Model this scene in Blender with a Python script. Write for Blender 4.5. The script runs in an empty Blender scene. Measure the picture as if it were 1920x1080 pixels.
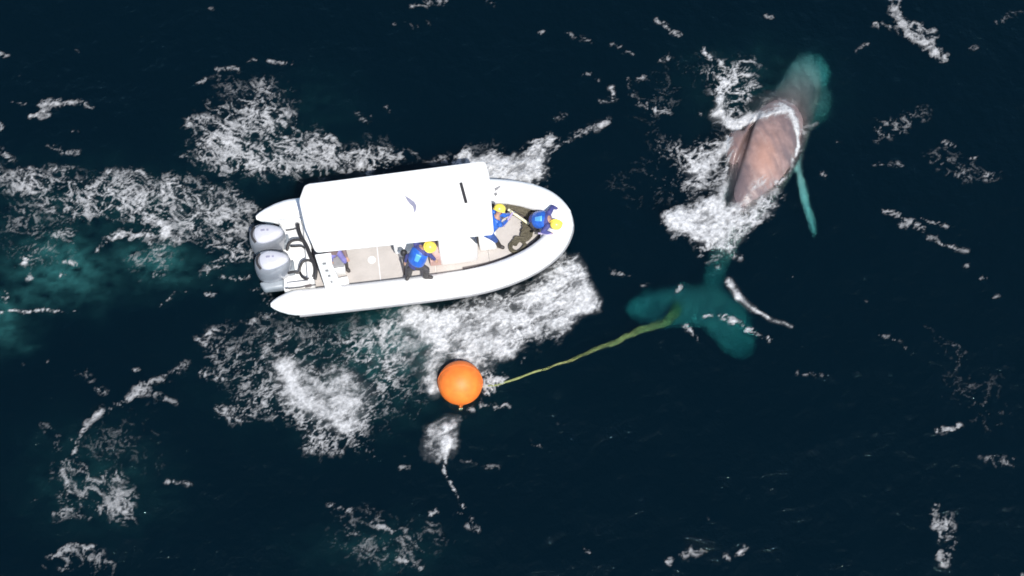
import bpy, bmesh, math, random
import numpy as np
from mathutils import Vector, Matrix
random.seed(7)

# ---------------------------------------------------------------- camera, sky, sun, exposure
scn = bpy.context.scene
COL = scn.collection
TILT, DIST = math.radians(25), 45.0
cam_d = bpy.data.cameras.new('camera'); cam_o = bpy.data.objects.new('camera', cam_d); COL.objects.link(cam_o)
cam_d.sensor_width = 36; cam_d.lens = 75*DIST/1920*36; cam_d.clip_start = .5; cam_d.clip_end = 6000
cam_o.location = (0, -DIST*math.sin(TILT), DIST*math.cos(TILT)); cam_o.rotation_euler = (TILT, 0, 0)
scn.camera = cam_o

SUN = Vector((.20, -.60, 1.0)).normalized()
world = bpy.data.worlds.new('World'); scn.world = world; world.use_nodes = True
wn = world.node_tree
sky = wn.nodes.new('ShaderNodeTexSky'); sky.sky_type = 'NISHITA'; sky.sun_disc = False
sky.sun_elevation = math.asin(SUN.z); sky.sun_rotation = math.atan2(SUN.x, SUN.y)
wn.links.new(sky.outputs[0], wn.nodes['Background'].inputs[0]); wn.nodes['Background'].inputs[1].default_value = .10
sd = bpy.data.lights.new('sun', 'SUN'); sd.energy = 4.2; sd.angle = math.radians(.53); sd.color = (1, .96, .90)
so = bpy.data.objects.new('sun', sd); COL.objects.link(so); so.rotation_euler = SUN.to_track_quat('Z', 'Y').to_euler()
so.location = SUN*80
scn.view_settings.view_transform = 'Standard'; scn.view_settings.look = 'None'
scn.view_settings.exposure = .48; scn.view_settings.gamma = 1; scn.view_settings.use_curve_mapping = False
scn.render.engine = 'CYCLES'
scn.cycles.filter_width = 1.7; scn.cycles.max_bounces = 6; scn.cycles.transparent_max_bounces = 16; scn.cycles.volume_bounces = 0
scn.cycles.use_denoising = True

# ---------------------------------------------------------------- survey: photo spot <-> place
CAM = np.array(cam_o.location); F = 75*DIST
FW = np.array([0, math.sin(TILT), -math.cos(TILT)]); RT = np.array([1., 0, 0]); UP = np.cross(RT, FW)
def at(px, py, z=0.):
    d = FW+RT*(px-960)/F+UP*(540-py)/F
    return Vector(CAM+d*((z-CAM[2])/d[2]))
def seen(X, Y, Z):
    vx, vy, vz = X-CAM[0], Y-CAM[1], Z-CAM[2]
    dep = vx*FW[0]+vy*FW[1]+vz*FW[2]
    return 960+F*(vx*RT[0]+vy*RT[1]+vz*RT[2])/dep, 540-F*(vx*UP[0]+vy*UP[1]+vz*UP[2])/dep

# ---------------------------------------------------------------- materials
def mat(name, color, rough=.5, metal=0, var=.12, scale=6, bump=0, spec=.5, coat=0, attrs=()):
    m = bpy.data.materials.new(name); m.use_nodes = True
    nt = m.node_tree; N, L = nt.nodes, nt.links; b = N['Principled BSDF']
    tc = N.new('ShaderNodeTexCoord')
    no = N.new('ShaderNodeTexNoise'); no.inputs['Scale'].default_value = scale; no.inputs['Detail'].default_value = 6
    L.new(tc.outputs['Object'], no.inputs['Vector'])
    mr = N.new('ShaderNodeMapRange'); mr.inputs[1].default_value = .3; mr.inputs[2].default_value = .7
    mr.inputs[3].default_value = 1-var; mr.inputs[4].default_value = 1+var
    L.new(no.outputs['Fac'], mr.inputs[0])
    vm = N.new('ShaderNodeVectorMath'); vm.operation = 'SCALE'; vm.inputs[0].default_value = color[:3]
    L.new(mr.outputs[0], vm.inputs['Scale']); col = vm.outputs[0]
    for an, ac, amt in attrs:                              # colour carried by the mesh, painted shade of the furrow included
        a = N.new('ShaderNodeAttribute'); a.attribute_name = an
        mu = N.new('ShaderNodeMath'); mu.operation = 'MULTIPLY'; mu.inputs[1].default_value = amt; L.new(a.outputs['Fac'], mu.inputs[0])
        mx = N.new('ShaderNodeMix'); mx.data_type = 'RGBA'; L.new(mu.outputs[0], mx.inputs['Factor'])
        L.new(col, mx.inputs[6]); mx.inputs[7].default_value = (*ac, 1); col = mx.outputs[2]
    L.new(col, b.inputs['Base Color'])
    b.inputs['Roughness'].default_value = rough; b.inputs['Metallic'].default_value = metal
    b.inputs['Specular IOR Level'].default_value = spec; b.inputs['Coat Weight'].default_value = coat
    if bump:
        n2 = N.new('ShaderNodeTexNoise'); n2.inputs['Scale'].default_value = scale*6; n2.inputs['Detail'].default_value = 5
        L.new(tc.outputs['Object'], n2.inputs['Vector'])
        bp = N.new('ShaderNodeBump'); bp.inputs['Strength'].default_value = bump; bp.inputs['Distance'].default_value = .02
        L.new(n2.outputs['Fac'], bp.inputs['Height']); L.new(bp.outputs[0], b.inputs['Normal'])
    return m
M = dict(
 tube=mat('white_rubber', (.88, .88, .88), .45, var=.05, scale=3, bump=.1),
 gel=mat('white_gelcoat', (.80, .80, .79), .3, var=.04, scale=2),
 grey=mat('grey_rubber', (.22, .22, .23), .6), dark=mat('black_rubber', (.025, .024, .026), .55),
 deck=mat('deck_pad', (.44, .41, .39), .8, var=.08, scale=2.5, bump=.4),
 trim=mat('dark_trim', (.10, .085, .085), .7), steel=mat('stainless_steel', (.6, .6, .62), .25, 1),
 cowl=mat('silver_grey_paint', (.27, .29, .33), .28, .25, var=.06, coat=.4), cowlt=mat('pale_cowl_highlight', (.58, .58, .63), .25, .2, var=.05, coat=.5),  # cowl top is paler: the sun's reflection painted into its colour
 leg=mat('motor_grey', (.22, .25, .28), .4), emblem=mat('blue_grey_print', (.24, .24, .32), .5), faint=mat('faint_print', (.66, .64, .66), .5),
 blue=mat('blue_vest', (.022, .115, .50), .35, var=.2, scale=9, bump=.3), blue2=mat('pale_blue_highlight', (.10, .36, .72), .35, var=.1),
 navy=mat('navy_sleeves', (.05, .055, .20), .7, var=.2, scale=12, bump=.3), trou=mat('dark_trousers', (.055, .05, .055), .75, var=.25, scale=12, bump=.3),
 bluet=mat('blue_trousers', (.04, .09, .30), .7, var=.2, scale=12, bump=.3), lilac=mat('violet_blue_cloth', (.17, .16, .40), .75, var=.2, scale=10, bump=.3),
 brown=mat('grey_brown_cloth', (.20, .14, .14), .75, var=.2, scale=10, bump=.3),
 boot=mat('boot', (.04, .035, .035), .6), skin=mat('skin', (.42, .25, .18), .5, var=.08), lip=mat('lips', (.35, .13, .11), .5), eye=mat('eye', (.04, .03, .03), .15),
 yellow=mat('yellow_helmet', (.88, .68, .10), .3, var=.05), strap=mat('strap', (.05, .05, .05), .6),
 olive=mat('olive_rope', (.085, .075, .05), .8, var=.3, scale=30), pinkbag=mat('pale_pink_canvas', (.52, .34, .31), .7, var=.15, scale=10, bump=.3),
 cream=mat('cream_paint', (.75, .72, .48), .5), purple=mat('pale_violet_paint', (.34, .29, .46), .5),
 orange=mat('orange_vinyl', (.84, .185, .022), .55, var=.14, scale=5, bump=.15), lime=mat('yellow_green_rope', (.175, .20, .065), .7, var=.3, scale=14),
 whale=mat('whale_skin', (.225, .155, .145), .30, var=.30, scale=5, bump=.35, attrs=(('pale', (.50, .47, .45), 1.), ('crease_shade', (.018, .012, .012), 1.), ('blush', (.36, .205, .16), .8), ('dusk', (.115, .09, .097), .9))),
)
def glassy(name):
    m = bpy.data.materials.new(name); m.use_nodes = True; b = m.node_tree.nodes['Principled BSDF']
    b.inputs['Base Color'].default_value = (.05, .06, .07, 1); b.inputs['Roughness'].default_value = .06; b.inputs['Alpha'].default_value = .55
    return m
M['glass'] = glassy('tinted_acrylic')

# ---------------------------------------------------------------- mesh helpers
class MB:
    def __init__(s): s.v, s.f = [], []
    def loft(s, rings, cap=True, closed=False):
        b = len(s.v); n = len(rings[0])
        for r in rings: s.v += [tuple(p) for p in r]
        k = len(rings); kk = k if closed else k-1
        for i in range(kk):
            for j in range(n):
                i2 = (i+1) % k
                s.f.append((b+i*n+j, b+i*n+(j+1) % n, b+i2*n+(j+1) % n, b+i2*n+j))
        if cap and not closed:
            s.f.append(tuple(b+j for j in reversed(range(n)))); s.f.append(tuple(b+(k-1)*n+j for j in range(n)))
        return s
    def tube(s, pts, rad, n=10, cap=True, closed=False, flat=1.):
        pts = [Vector(p) for p in pts]; k = len(pts); rings = []
        if not hasattr(rad, '__len__'): rad = [rad]*k
        ref = None
        for i in range(k):
            a = pts[i-1] if (i or closed) else pts[0]; c = pts[(i+1) % k] if (i < k-1 or closed) else pts[-1]
            t = (c-a).normalized()
            if ref is None: ref = Vector((0, 0, 1)) if abs(t.z) < .9 else Vector((1, 0, 0))
            u = (ref-t*ref.dot(t)).normalized(); w = t.cross(u); ref = u
            rings.append([pts[i]+(u*math.cos(2*math.pi*j/n)*flat+w*math.sin(2*math.pi*j/n))*rad[i] for j in range(n)])
        return s.loft(rings, cap, closed)
    def ball(s, c, r, nu=12, nv=8):
        c = Vector(c); r = Vector((r, r, r)) if not hasattr(r, '__len__') else Vector(r)
        rings = [[c+Vector((r.x*math.sin(a)*math.cos(2*math.pi*j/nu), r.y*math.sin(a)*math.sin(2*math.pi*j/nu), -r.z*math.cos(a))) for j in range(nu)]
                 for a in [max(.02, min(math.pi-.02, math.pi*i/nv)) for i in range(nv+1)]]
        return s.loft(rings)
    def cone(s, a, b, ra, rb, n=10):
        a, b = Vector(a), Vector(b); s.tube([a, b], [ra, rb], n); s.ball(a, ra, n, 6); s.ball(b, rb, n, 6); return s
    def box(s, c, d, rz=0, ry=0):
        R = Matrix.Rotation(rz, 3, 'Z') @ Matrix.Rotation(ry, 3, 'Y'); c = Vector(c); b = len(s.v)
        for z in (-.5, .5):
            for x, y in ((-.5, -.5), (.5, -.5), (.5, .5), (-.5, .5)): s.v.append(tuple(c+R @ Vector((x*d[0], y*d[1], z*d[2]))))
        s.f += [(b+3, b+2, b+1, b), (b+4, b+5, b+6, b+7)]+[(b+i, b+(i+1) % 4, b+4+(i+1) % 4, b+4+i) for i in range(4)]
        return s
    def prism(s, poly, z0, z1):
        return s.loft([[(x, y, z0) for x, y in poly], [(x, y, z1) for x, y in poly]])
    def mesh(s, name, bevel=0, seg=3):
        me = bpy.data.meshes.new(name); me.from_pydata([tuple(v) for v in s.v], [], s.f); me.update()
        bm = bmesh.new(); bm.from_mesh(me); bmesh.ops.recalc_face_normals(bm, faces=bm.faces[:])
        if bevel:
            e = [e for e in bm.edges if len(e.link_faces) == 2 and e.calc_face_angle(0) > .6]
            bmesh.ops.bevel(bm, geom=e, offset=bevel, segments=seg, profile=.5, affect='EDGES', clamp_overlap=True)
        bm.to_mesh(me); bm.free(); return me
def link(name, me, m=None, parent=None, smooth=True, label=None):
    o = bpy.data.objects.new(name, me); COL.objects.link(o)
    if m is not None: me.materials.append(m)
    if smooth and len(me.polygons):
        me.polygons.foreach_set('use_smooth', [True]*len(me.polygons))
        try: me.set_sharp_from_angle(angle=math.radians(40))
        except Exception: pass
    if parent is not None: o.parent = parent
    if label: o['label'] = label
    return o
def part(name, mb, m, parent, bevel=0, seg=3, label=None, smooth=True):
    return link(name, mb.mesh(name, bevel, seg), M[m], parent, smooth, label)
def thing(name, label, cat, loc=(0, 0, 0), rz=0, group=None):
    o = bpy.data.objects.new(name, None); COL.objects.link(o); o.location = loc; o.rotation_euler = (0, 0, rz)
    o['label'] = label; o['category'] = cat
    if group: o['group'] = group
    return o
def fused(mb, name, voxel, iters=2):
    """melt the overlapping pieces of mb into one continuous skin"""
    me = mb.mesh(name); t = bpy.data.objects.new('melt', me); COL.objects.link(t)
    r = t.modifiers.new('r', 'REMESH'); r.mode = 'VOXEL'; r.voxel_size = voxel; r.use_smooth_shade = True
    if iters:
        q = t.modifiers.new('s', 'SMOOTH'); q.iterations = iters; q.factor = .5
    dg = bpy.context.evaluated_depsgraph_get(); out = bpy.data.meshes.new_from_object(t.evaluated_get(dg)); out.name = name
    bpy.data.objects.remove(t); bpy.data.meshes.remove(me)
    return out
def spline(pts, n):
    """smooth curve through the points"""
    P = np.array([tuple(p) for p in pts], float); k = len(P); out = []
    E = np.vstack([2*P[0]-P[1], P, 2*P[-1]-P[-2]])
    for q in np.linspace(0, k-1, n):
        i = min(int(q), k-2); t = q-i; a, b, c, d = E[i:i+4]
        out.append(.5*(2*b+(c-a)*t+(2*a-5*b+4*c-d)*t*t+(3*b-a-3*c+d)*t**3))
    return [Vector(v) if len(v) == 3 else v for v in out]
# ---------------------------------------------------------------- foam field
def smooth(a, b, x):
    t = np.clip((x-a)/(b-a), 0, 1)
    return t*t*(3-2*t)

def gnoise(x, y, seed):
    """2-D gradient noise, about -1..1"""
    rs = np.random.RandomState(seed)
    ang = rs.rand(256, 256)*2*np.pi
    gx, gy = np.cos(ang), np.sin(ang)
    xi, yi = np.floor(x).astype(int), np.floor(y).astype(int)
    fx, fy = x-xi, y-yi
    u, v = fx*fx*fx*(fx*(fx*6-15)+10), fy*fy*fy*(fy*(fy*6-15)+10)
    def g(i, j):
        a, b = (xi+i) & 255, (yi+j) & 255
        return gx[a, b]*(fx-i)+gy[a, b]*(fy-j)
    n0 = g(0, 0)*(1-u)+g(1, 0)*u
    n1 = g(0, 1)*(1-u)+g(1, 1)*u
    return (n0*(1-v)+n1*v)*1.5

def fbm(x, y, seed, octs=4, gain=.5):
    s = 0; a = 1; t = 0
    for k in range(octs):
        s = s+a*gnoise(x*2**k+k*13.7, y*2**k-k*7.3, seed+k); t += a; a *= gain
    return s/t

def uniform(n):
    """map a field to 0..1 ranks, so that a threshold is a coverage"""
    q = np.quantile(n[::7, ::7], np.linspace(0, 1, 129))
    return np.interp(n, q, np.linspace(0, 1, 129))

def lace(x, y, seed, ang, stretch, cell):
    """foam network: thin bright filaments round dark cells, drawn out along ang"""
    c, s = np.cos(ang), np.sin(ang)
    u, v = (x*c+y*s)/(cell*stretch), (-x*s+y*c)/cell
    wx = fbm(u*.8+3.1, v*.8, seed+20, 3); wy = fbm(u*.8, v*.8+9.2, seed+30, 3)
    u2, v2 = u+wx*.6, v+wy*.6
    r = 1-np.abs(gnoise(u2, v2, seed+1))*1.25
    r2 = 1-np.abs(gnoise(u2*2.1+5, v2*2.1, seed+2))*1.25
    r3 = 1-np.abs(gnoise(u2*4.3, v2*4.3+8, seed+3))*1.25
    r4 = 1-np.abs(gnoise(u2*8+2, v2*7, seed+4))*1.25
    m = r**2*.62+r2**2*.58+r3**2*.44+r4*.26+fbm(u*.4, v*.4, seed+40, 3)*.50+fbm(u*9, v*8, seed+50, 2)*.2
    return uniform(m)

def seg_dist(px, py, pts):
    d = np.full(px.shape, 1e9); 
    for (x0, y0), (x1, y1) in zip(pts[:-1], pts[1:]):
        dx, dy = x1-x0, y1-y0
        t = np.clip(((px-x0)*dx+(py-y0)*dy)/(dx*dx+dy*dy+1e-9), 0, 1)
        d = np.minimum(d, np.hypot(px-x0-t*dx, py-y0-t*dy))
    return d

def poly_dist(px, py, pts):
    """signed distance, negative inside"""
    d = seg_dist(px, py, list(pts)+[pts[0]])
    ins = np.zeros(px.shape, bool)
    n = len(pts)
    for i in range(n):
        x0, y0 = pts[i]; x1, y1 = pts[(i+1) % n]
        c = ((y0 > py) != (y1 > py)) & (px < (x1-x0)*(py-y0)/(y1-y0+1e-9)+x0)
        ins ^= c
    return np.where(ins, -d, d)

# every patch: (family, kind, shape, points, width, strength)
# points are photo coordinates of spots on the sea; family: which body of foam it belongs to
W, S, H, C = 'wake', 'splash', 'whale', 'cap'
PATCH = [
 # ---- wake behind and above the boat
 (W,'a','p',[(350,235),(400,190),(490,165),(555,200),(560,260),(600,250),(650,280),(735,292),(720,318),(560,345),(540,330),(430,335),(370,300)],26,.50),
 (W,'a','p',[(520,262),(600,258),(650,285),(740,296),(700,318),(570,335),(470,330),(400,315),(430,280)],16,.30),
 (W,'i','l',[(500,175),(540,215)],16,.36), (W,'i','l',[(460,215),(500,240)],16,.34),
 (W,'i','l',[(352,238),(385,222),(425,232)],9,.45), (W,'i','l',[(370,260),(392,290)],6,.4),
 (W,'s','l',[(570,278),(590,262),(620,258)],5,.5), (W,'s','l',[(625,262),(655,290)],5,.35),
 (W,'a','p',[(0,315),(100,318),(200,322),(300,320),(380,335),(470,370),(470,470),(400,450),(330,440),(270,430),(200,420),(100,410),(0,345)],24,.45),
 (W,'i','l',[(0,325),(50,345),(110,350)],14,.35), (W,'i','l',[(200,322),(270,325)],5,.55), (W,'i','l',[(55,322),(108,318)],5,.55),
 (W,'i','l',[(270,322),(290,345),(330,370),(385,415),(430,450)],11,.30),
 (W,'s','l',[(222,345),(262,385),(300,420),(314,436)],13,.50), (W,'s','l',[(290,412),(312,438)],10,.55),
 (W,'s','l',[(212,446),(250,441),(283,438)],7,.65),
 (W,'i','l',[(314,436),(380,450),(440,470),(475,480)],16,.42), (W,'i','l',[(470,400),(440,390),(400,350)],16,.33),
 (W,'i','l',[(385,505),(410,490),(465,470)],10,.42), (W,'i','p',[(0,345),(60,380),(130,400),(150,470),(60,520),(0,480)],26,.24),
 (W,'s','l',[(385,556),(400,550),(402,540)],5,.55), (W,'i','l',[(0,585),(60,584),(112,583)],3,.6),
 (W,'i','l',[(410,520),(470,520)],4,.45), (W,'s','l',[(285,532),(300,520)],8,.2), (W,'i','l',[(95,440),(135,440)],8,.35),
 (W,'i','l',[(280,455),(300,470),(320,455)],8,.35), (W,'i','l',[(205,440),(180,470)],6,.4), (W,'i','l',[(300,570),(330,545),(350,548)],4,.4),
 (W,'i','l',[(110,515),(118,512)],4,.5),(W,'i','l',[(50,520),(60,516)],4,.5),(W,'i','l',[(120,490),(146,492)],4,.5),(W,'i','l',[(15,560),(8,548)],9,.5),(W,'i','l',[(40,490),(46,484)],5,.6),
 (W,'s','p',[(230,470),(310,460),(340,480),(300,520),(260,525)],30,.16),
 (W,'s','l',[(478,545),(500,570),(505,590)],9,.25), (W,'a','l',[(620,300),(740,290),(830,300)],14,.34),
 (W,'i','l',[(480,395),(440,375)],10,.3),
 # ---- churned water below the boat
 (W,'b','p',[(372,640),(410,606),(480,596),(560,600),(640,600),(720,585),(800,620),(820,700),(790,770),(720,815),(690,855),(640,860),(565,850),(540,795),(470,790),(405,770),(430,735),(380,705)],26,.27),
 (W,'i','p',[(480,600),(560,592),(640,598),(600,640),(530,660),(490,640)],14,.22),
 (W,'i','l',[(372,632),(385,645)],6,.4), (W,'i','l',[(395,630),(440,605),(490,600)],9,.35), (W,'i','l',[(375,702),(430,715)],8,.4),
 (W,'i','l',[(410,768),(450,785),(500,780)],14,.38), (W,'b','p',[(410,770),(450,745),(540,730),(560,770),(480,792)],14,.25),
 (W,'m','l',[(535,692),(545,735),(585,760),(640,790),(668,788)],15,.80), (W,'m','l',[(600,742),(655,748)],24,.45), (W,'m','p',[(540,700),(580,690),(690,740),(670,790),(600,770)],24,.22),
 (W,'m','l',[(630,708),(655,716)],15,.5), (W,'s','l',[(535,690),(560,660)],9,.30), (W,'s','l',[(640,770),(680,790)],14,.4),
 (W,'b','p',[(540,760),(600,790),(680,800),(680,840),(640,858),(570,840)],14,.28), (W,'i','l',[(575,845),(640,853)],7,.4),
 (W,'b','p',[(620,640),(740,600),(790,660),(740,720),(660,690)],30,.24), (W,'m','p',[(690,620),(780,600),(820,650),(760,690),(700,670)],30,.26),
 # ---- bow wave, near side
 (S,'b','p',[(735,596),(800,580),(880,566),(965,540),(1010,505),(1050,470),(1088,480),(1098,520),(1116,572),(1085,608),(1030,640),(960,668),(900,690),(830,680),(800,650)],20,.44),
 (S,'m','p',[(745,600),(850,585),(935,566),(1000,530),(1048,478),(1084,488),(1100,530),(1112,572),(1068,606),(1000,640),(960,664),(900,686),(840,672),(800,640)],18,.60),
 (S,'m','l',[(770,600),(840,604),(875,612)],14,.55), (S,'m','l',[(1066,500),(1030,548),(985,565)],12,.42), (S,'m','l',[(1070,590),(1110,572)],9,.4), (S,'m','l',[(1085,500),(1092,560)],9,.35),
 (S,'m','l',[(925,650),(945,600),(930,575)],12,.3), (S,'m','l',[(870,670),(885,615)],12,.25),
 (S,'m','l',[(830,640),(800,690),(822,718)],15,.5), (S,'m','l',[(806,705),(825,732)],9,.55), (S,'m','l',[(830,660),(900,682)],14,.3),
 (S,'i','p',[(895,690),(935,695),(955,715),(925,745),(905,760)],9,.55), (S,'s','l',[(905,700),(935,712)],8,.35),
 (S,'s','l',[(930,768),(955,764)],3,.5), (S,'i','l',[(880,768),(930,758)],6,.3),
 (S,'m','p',[(803,800),(825,788),(850,782),(852,800),(845,850),(825,858),(792,850)],13,.34), (S,'m','l',[(843,790),(838,830),(822,850)],9,.5), (S,'i','p',[(790,790),(860,780),(850,860),(790,860)],12,.2),
 (S,'i','l',[(835,850),(833,885),(845,915),(856,935)],4,.62), (S,'i','l',[(856,935),(880,975),(893,993)],4,.36), (S,'i','l',[(876,985),(895,993)],6,.4),
 # ---- bow wave, far side
 (S,'m','p',[(850,304),(870,286),(905,292),(955,300),(985,286),(1025,270),(1014,300),(1022,335),(980,350),(900,345),(840,320)],10,.72), (S,'s','p',[(850,300),(870,284),(905,290),(955,296),(985,282),(1035,262),(1012,300),(1020,335),(980,350),(900,345),(840,320)],13,.4),
 (S,'s','l',[(985,285),(1035,266)],10,.4), (S,'i','l',[(1035,268),(1060,262),(1105,240),(1135,230)],7,.5), (S,'s','l',[(1000,300),(1015,340)],16,.3),
 (S,'i','l',[(1015,310),(1045,325)],8,.35), (S,'s','l',[(840,305),(880,288)],10,.35),
 (S,'b','l',[(890,270),(950,275)],14,.15),
 # ---- whale
 (H,'i','p',[(1330,175),(1365,130),(1410,125),(1425,160),(1400,200),(1490,195),(1480,212),(1425,222),(1380,255),(1350,230)],13,.52),
 (H,'m','l',[(1350,190),(1347,215),(1374,236),(1420,218),(1466,203),(1484,213)],9,.72), (H,'m','p',[(1372,250),(1395,222),(1440,203),(1482,204),(1478,212),(1440,214),(1405,238),(1380,256)],6,.75), (H,'s','l',[(1375,240),(1440,208),(1480,205)],9,.4),
 (H,'s','l',[(1365,160),(1390,135),(1410,150)],10,.42), (H,'m','p',[(1400,195),(1440,165),(1490,175),(1500,200),(1430,208)],16,.16),
 (H,'m','l',[(1480,208),(1490,224),(1496,248)],4.2,.85), (H,'m','l',[(1496,248),(1497,270),(1493,292)],2.6,.7), (H,'s','l',[(1493,292),(1484,318),(1462,345)],3.2,.62), (H,'s','l',[(1500,225),(1504,262),(1498,300)],7,.2), (H,'i','p',[(1400,340),(1450,325),(1462,350),(1430,385),(1395,385)],12,.22), (H,'i','p',[(1395,225),(1440,212),(1470,215),(1440,240)],10,.2), (H,'i','l',[(1460,340),(1450,365),(1440,380)],7,.4),
 (H,'i','l',[(1322,90),(1335,112),(1352,120)],4,.6), (H,'i','p',[(1310,140),(1350,110),(1400,100),(1430,120),(1390,135),(1340,190)],14,.28),
 (H,'i','p',[(1240,280),(1300,260),(1350,250),(1366,300),(1350,370),(1300,370),(1280,330)],22,.45), (H,'s','l',[(1362,280),(1330,300),(1296,312)],16,.34),
 (H,'m','l',[(1364,268),(1340,300),(1300,322)],11,.45), (H,'m','l',[(1358,325),(1345,372)],9,.42), (H,'m','l',[(1300,350),(1340,350)],9,.3),
 (H,'m','l',[(1378,392),(1400,384)],11,.55), (H,'m','l',[(1372,398),(1362,412)],9,.5), (H,'m','l',[(1418,374),(1446,358)],7,.45), (H,'s','l',[(1408,352),(1436,334)],6,.3), (H,'s','l',[(1392,365),(1385,390)],6,.35),
 (H,'s','l',[(1300,350),(1350,340),(1352,310)],14,.30), (H,'s','l',[(1364,262),(1368,300),(1362,320)],5,.45),
 (H,'m','p',[(1252,412),(1278,394),(1330,376),(1350,385),(1358,402),(1362,438),(1338,460),(1300,450),(1258,430)],9,.78), (H,'s','p',[(1245,412),(1275,390),(1330,370),(1352,385),(1365,402),(1368,440),(1340,466),(1300,456),(1250,432)],12,.4),
 (H,'s','p',[(1362,402),(1400,385),(1440,372),(1465,360),(1440,405),(1410,430),(1380,462),(1340,468)],14,.50), (H,'m','p',[(1366,410),(1395,398),(1440,376),(1452,378),(1432,405),(1405,425),(1375,458),(1345,460)],11,.5),
 (H,'s','l',[(1395,400),(1440,375)],9,.30), (H,'s','l',[(1330,440),(1325,470)],14,.3), (H,'i','l',[(1350,462),(1390,482)],8,.5),
 (H,'m','l',[(1366,528),(1385,555),(1412,578)],5,.75), (H,'m','l',[(1412,578),(1445,600),(1485,615)],2.6,.55),
 (H,'s','l',[(1390,610),(1410,622),(1440,635)],5.5,.62), (H,'s','l',[(1325,590),(1350,592),(1378,605)],7,.45), (H,'i','l',[(1285,615),(1308,632)],6,.5),
 (H,'s','l',[(1270,548),(1274,538)],4,.4), (H,'s','p',[(1320,480),(1360,480),(1365,510),(1325,515)],16,.14),
 (H,'i','p',[(1150,230),(1230,260),(1300,180),(1350,90),(1300,80),(1240,110),(1190,190)],40,.14), (H,'i','p',[(1130,350),(1240,260),(1290,330),(1280,380),(1180,400)],40,.15),
 (H,'i','l',[(1175,150),(1190,190),(1230,205),(1250,210)],7,.3), (H,'i','l',[(1150,165),(1155,182)],6,.4),
 (H,'s','l',[(1490,110+145),(1530,235)],8,.14),
 # ---- scattered whitecaps
 (C,'s','l',[(57,215),(88,211)],5,.85), (C,'s','l',[(83,196),(105,192)],8,.65), (C,'i','l',[(105,196),(138,194),(150,192),(175,203)],5,.55), (C,'i','l',[(25,193),(50,195)],4,.4),
 (C,'s','l',[(0,101),(14,105)],4,.5), (C,'i','l',[(95,275),(115,285),(150,288)],6,.45), (C,'i','l',[(0,290),(20,300)],9,.4), (C,'s','l',[(0,236),(6,244)],5,.55),
 (C,'i','l',[(372,160),(385,152)],5,.5), (C,'i','l',[(410,132),(445,132)],5,.55), (C,'s','l',[(502,113),(525,118),(550,123)],3.5,.55), (C,'i','l',[(465,112),(478,108)],4,.45),
 (C,'i','p',[(400,140),(540,150),(560,175),(500,180),(400,190)],18,.22), (C,'i','p',[(660,215),(705,212),(705,232),(672,235)],8,.42), (C,'i','p',[(690,260),(760,280),(740,295),(690,280)],12,.3),
 (C,'i','l',[(735,210),(730,205)],5,.5), (C,'i','l',[(780,8),(835,6)],8,.4), (C,'i','l',[(915,2),(930,10)],5,.4), (C,'i','l',[(735,48),(800,45)],8,.25),
 (C,'s','l',[(1235,40),(1250,52),(1272,68)],5.5,.62), (C,'i','l',[(1060,60),(1085,72),(1105,80)],5,.38), (C,'i','l',[(1142,80),(1168,92),(1190,100)],5,.42), (C,'i','l',[(1200,150),(1212,146)],6,.5),
 (C,'i','l',[(1235,113),(1250,110)],5,.5), (C,'i','l',[(1050,220),(1060,215)],8,.35), (C,'i','l',[(1120,190),(1150,190)],5,.4),
 (C,'s','l',[(1680,0),(1684,30),(1690,55)],9,.75), (C,'s','l',[(1680,30),(1700,65),(1740,85),(1770,108)],8,.72), (C,'i','p',[(1665,20),(1695,35),(1755,65),(1772,105),(1735,92),(1690,70)],8,.45),
 (C,'i','l',[(1638,48),(1665,52)],6,.5), (C,'i','l',[(1605,98),(1632,78)],5,.35), (C,'i','l',[(1860,45),(1910,20)],7,.32),
 (C,'i','p',[(1630,230),(1700,205),(1755,195),(1740,225),(1680,260),(1640,265)],14,.30), (C,'i','p',[(1725,285),(1780,265),(1850,330),(1800,345),(1730,320)],18,.28), (C,'i','l',[(1850,335),(1875,330)],8,.42),
 (C,'s','l',[(1658,400),(1690,405),(1725,425)],4,.48), (C,'s','l',[(1690,418),(1730,430)],5,.30), (C,'s','l',[(1730,412),(1775,428)],3,.5), (C,'i','l',[(1740,448),(1790,462),(1815,475)],6,.4), (C,'i','l',[(1640,310),(1690,308)],6,.35),
 (C,'s','l',[(1770,266),(1788,270)],4,.45), (C,'s','l',[(1150,508),(1180,520)],3,.5), (C,'i','l',[(1145,500),(1160,512)],4,.25),
 (C,'i','p',[(1630,632),(1670,618),(1700,640),(1650,640)],9,.26), (C,'i','p',[(1735,612),(1790,640),(1820,665),(1790,690),(1755,640)],16,.26), (C,'i','l',[(1500,700),(1540,705)],6,.35),
 (C,'i','l',[(1755,812),(1780,808),(1800,800)],6,.58), (C,'i','p',[(1840,860),(1920,855),(1920,880),(1860,880)],10,.46), (C,'i','p',[(1740,700),(1880,690),(1900,800),(1850,810),(1770,740)],30,.17),
 (C,'s','l',[(1762,972),(1785,978)],9,.55), (C,'i','p',[(1755,970),(1790,970),(1795,1020),(1775,1062),(1760,1055)],7,.48), (C,'s','l',[(1762,1035),(1770,1055)],5,.5),
 (C,'s','l',[(1256,1055),(1262,1057)],5,.75), (C,'i','l',[(1275,1045),(1320,1035)],8,.42), (C,'i','l',[(1355,1045),(1365,1046)],5,.55), (C,'s','l',[(1380,1035),(1395,1030)],6,.55),
 (C,'i','l',[(340,690),(300,712),(262,725)],9,.45), (C,'s','l',[(255,738),(215,762),(165,790),(148,820),(140,845)],5.5,.62), (C,'i','l',[(250,730),(300,740),(330,755)],7,.35),
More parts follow.
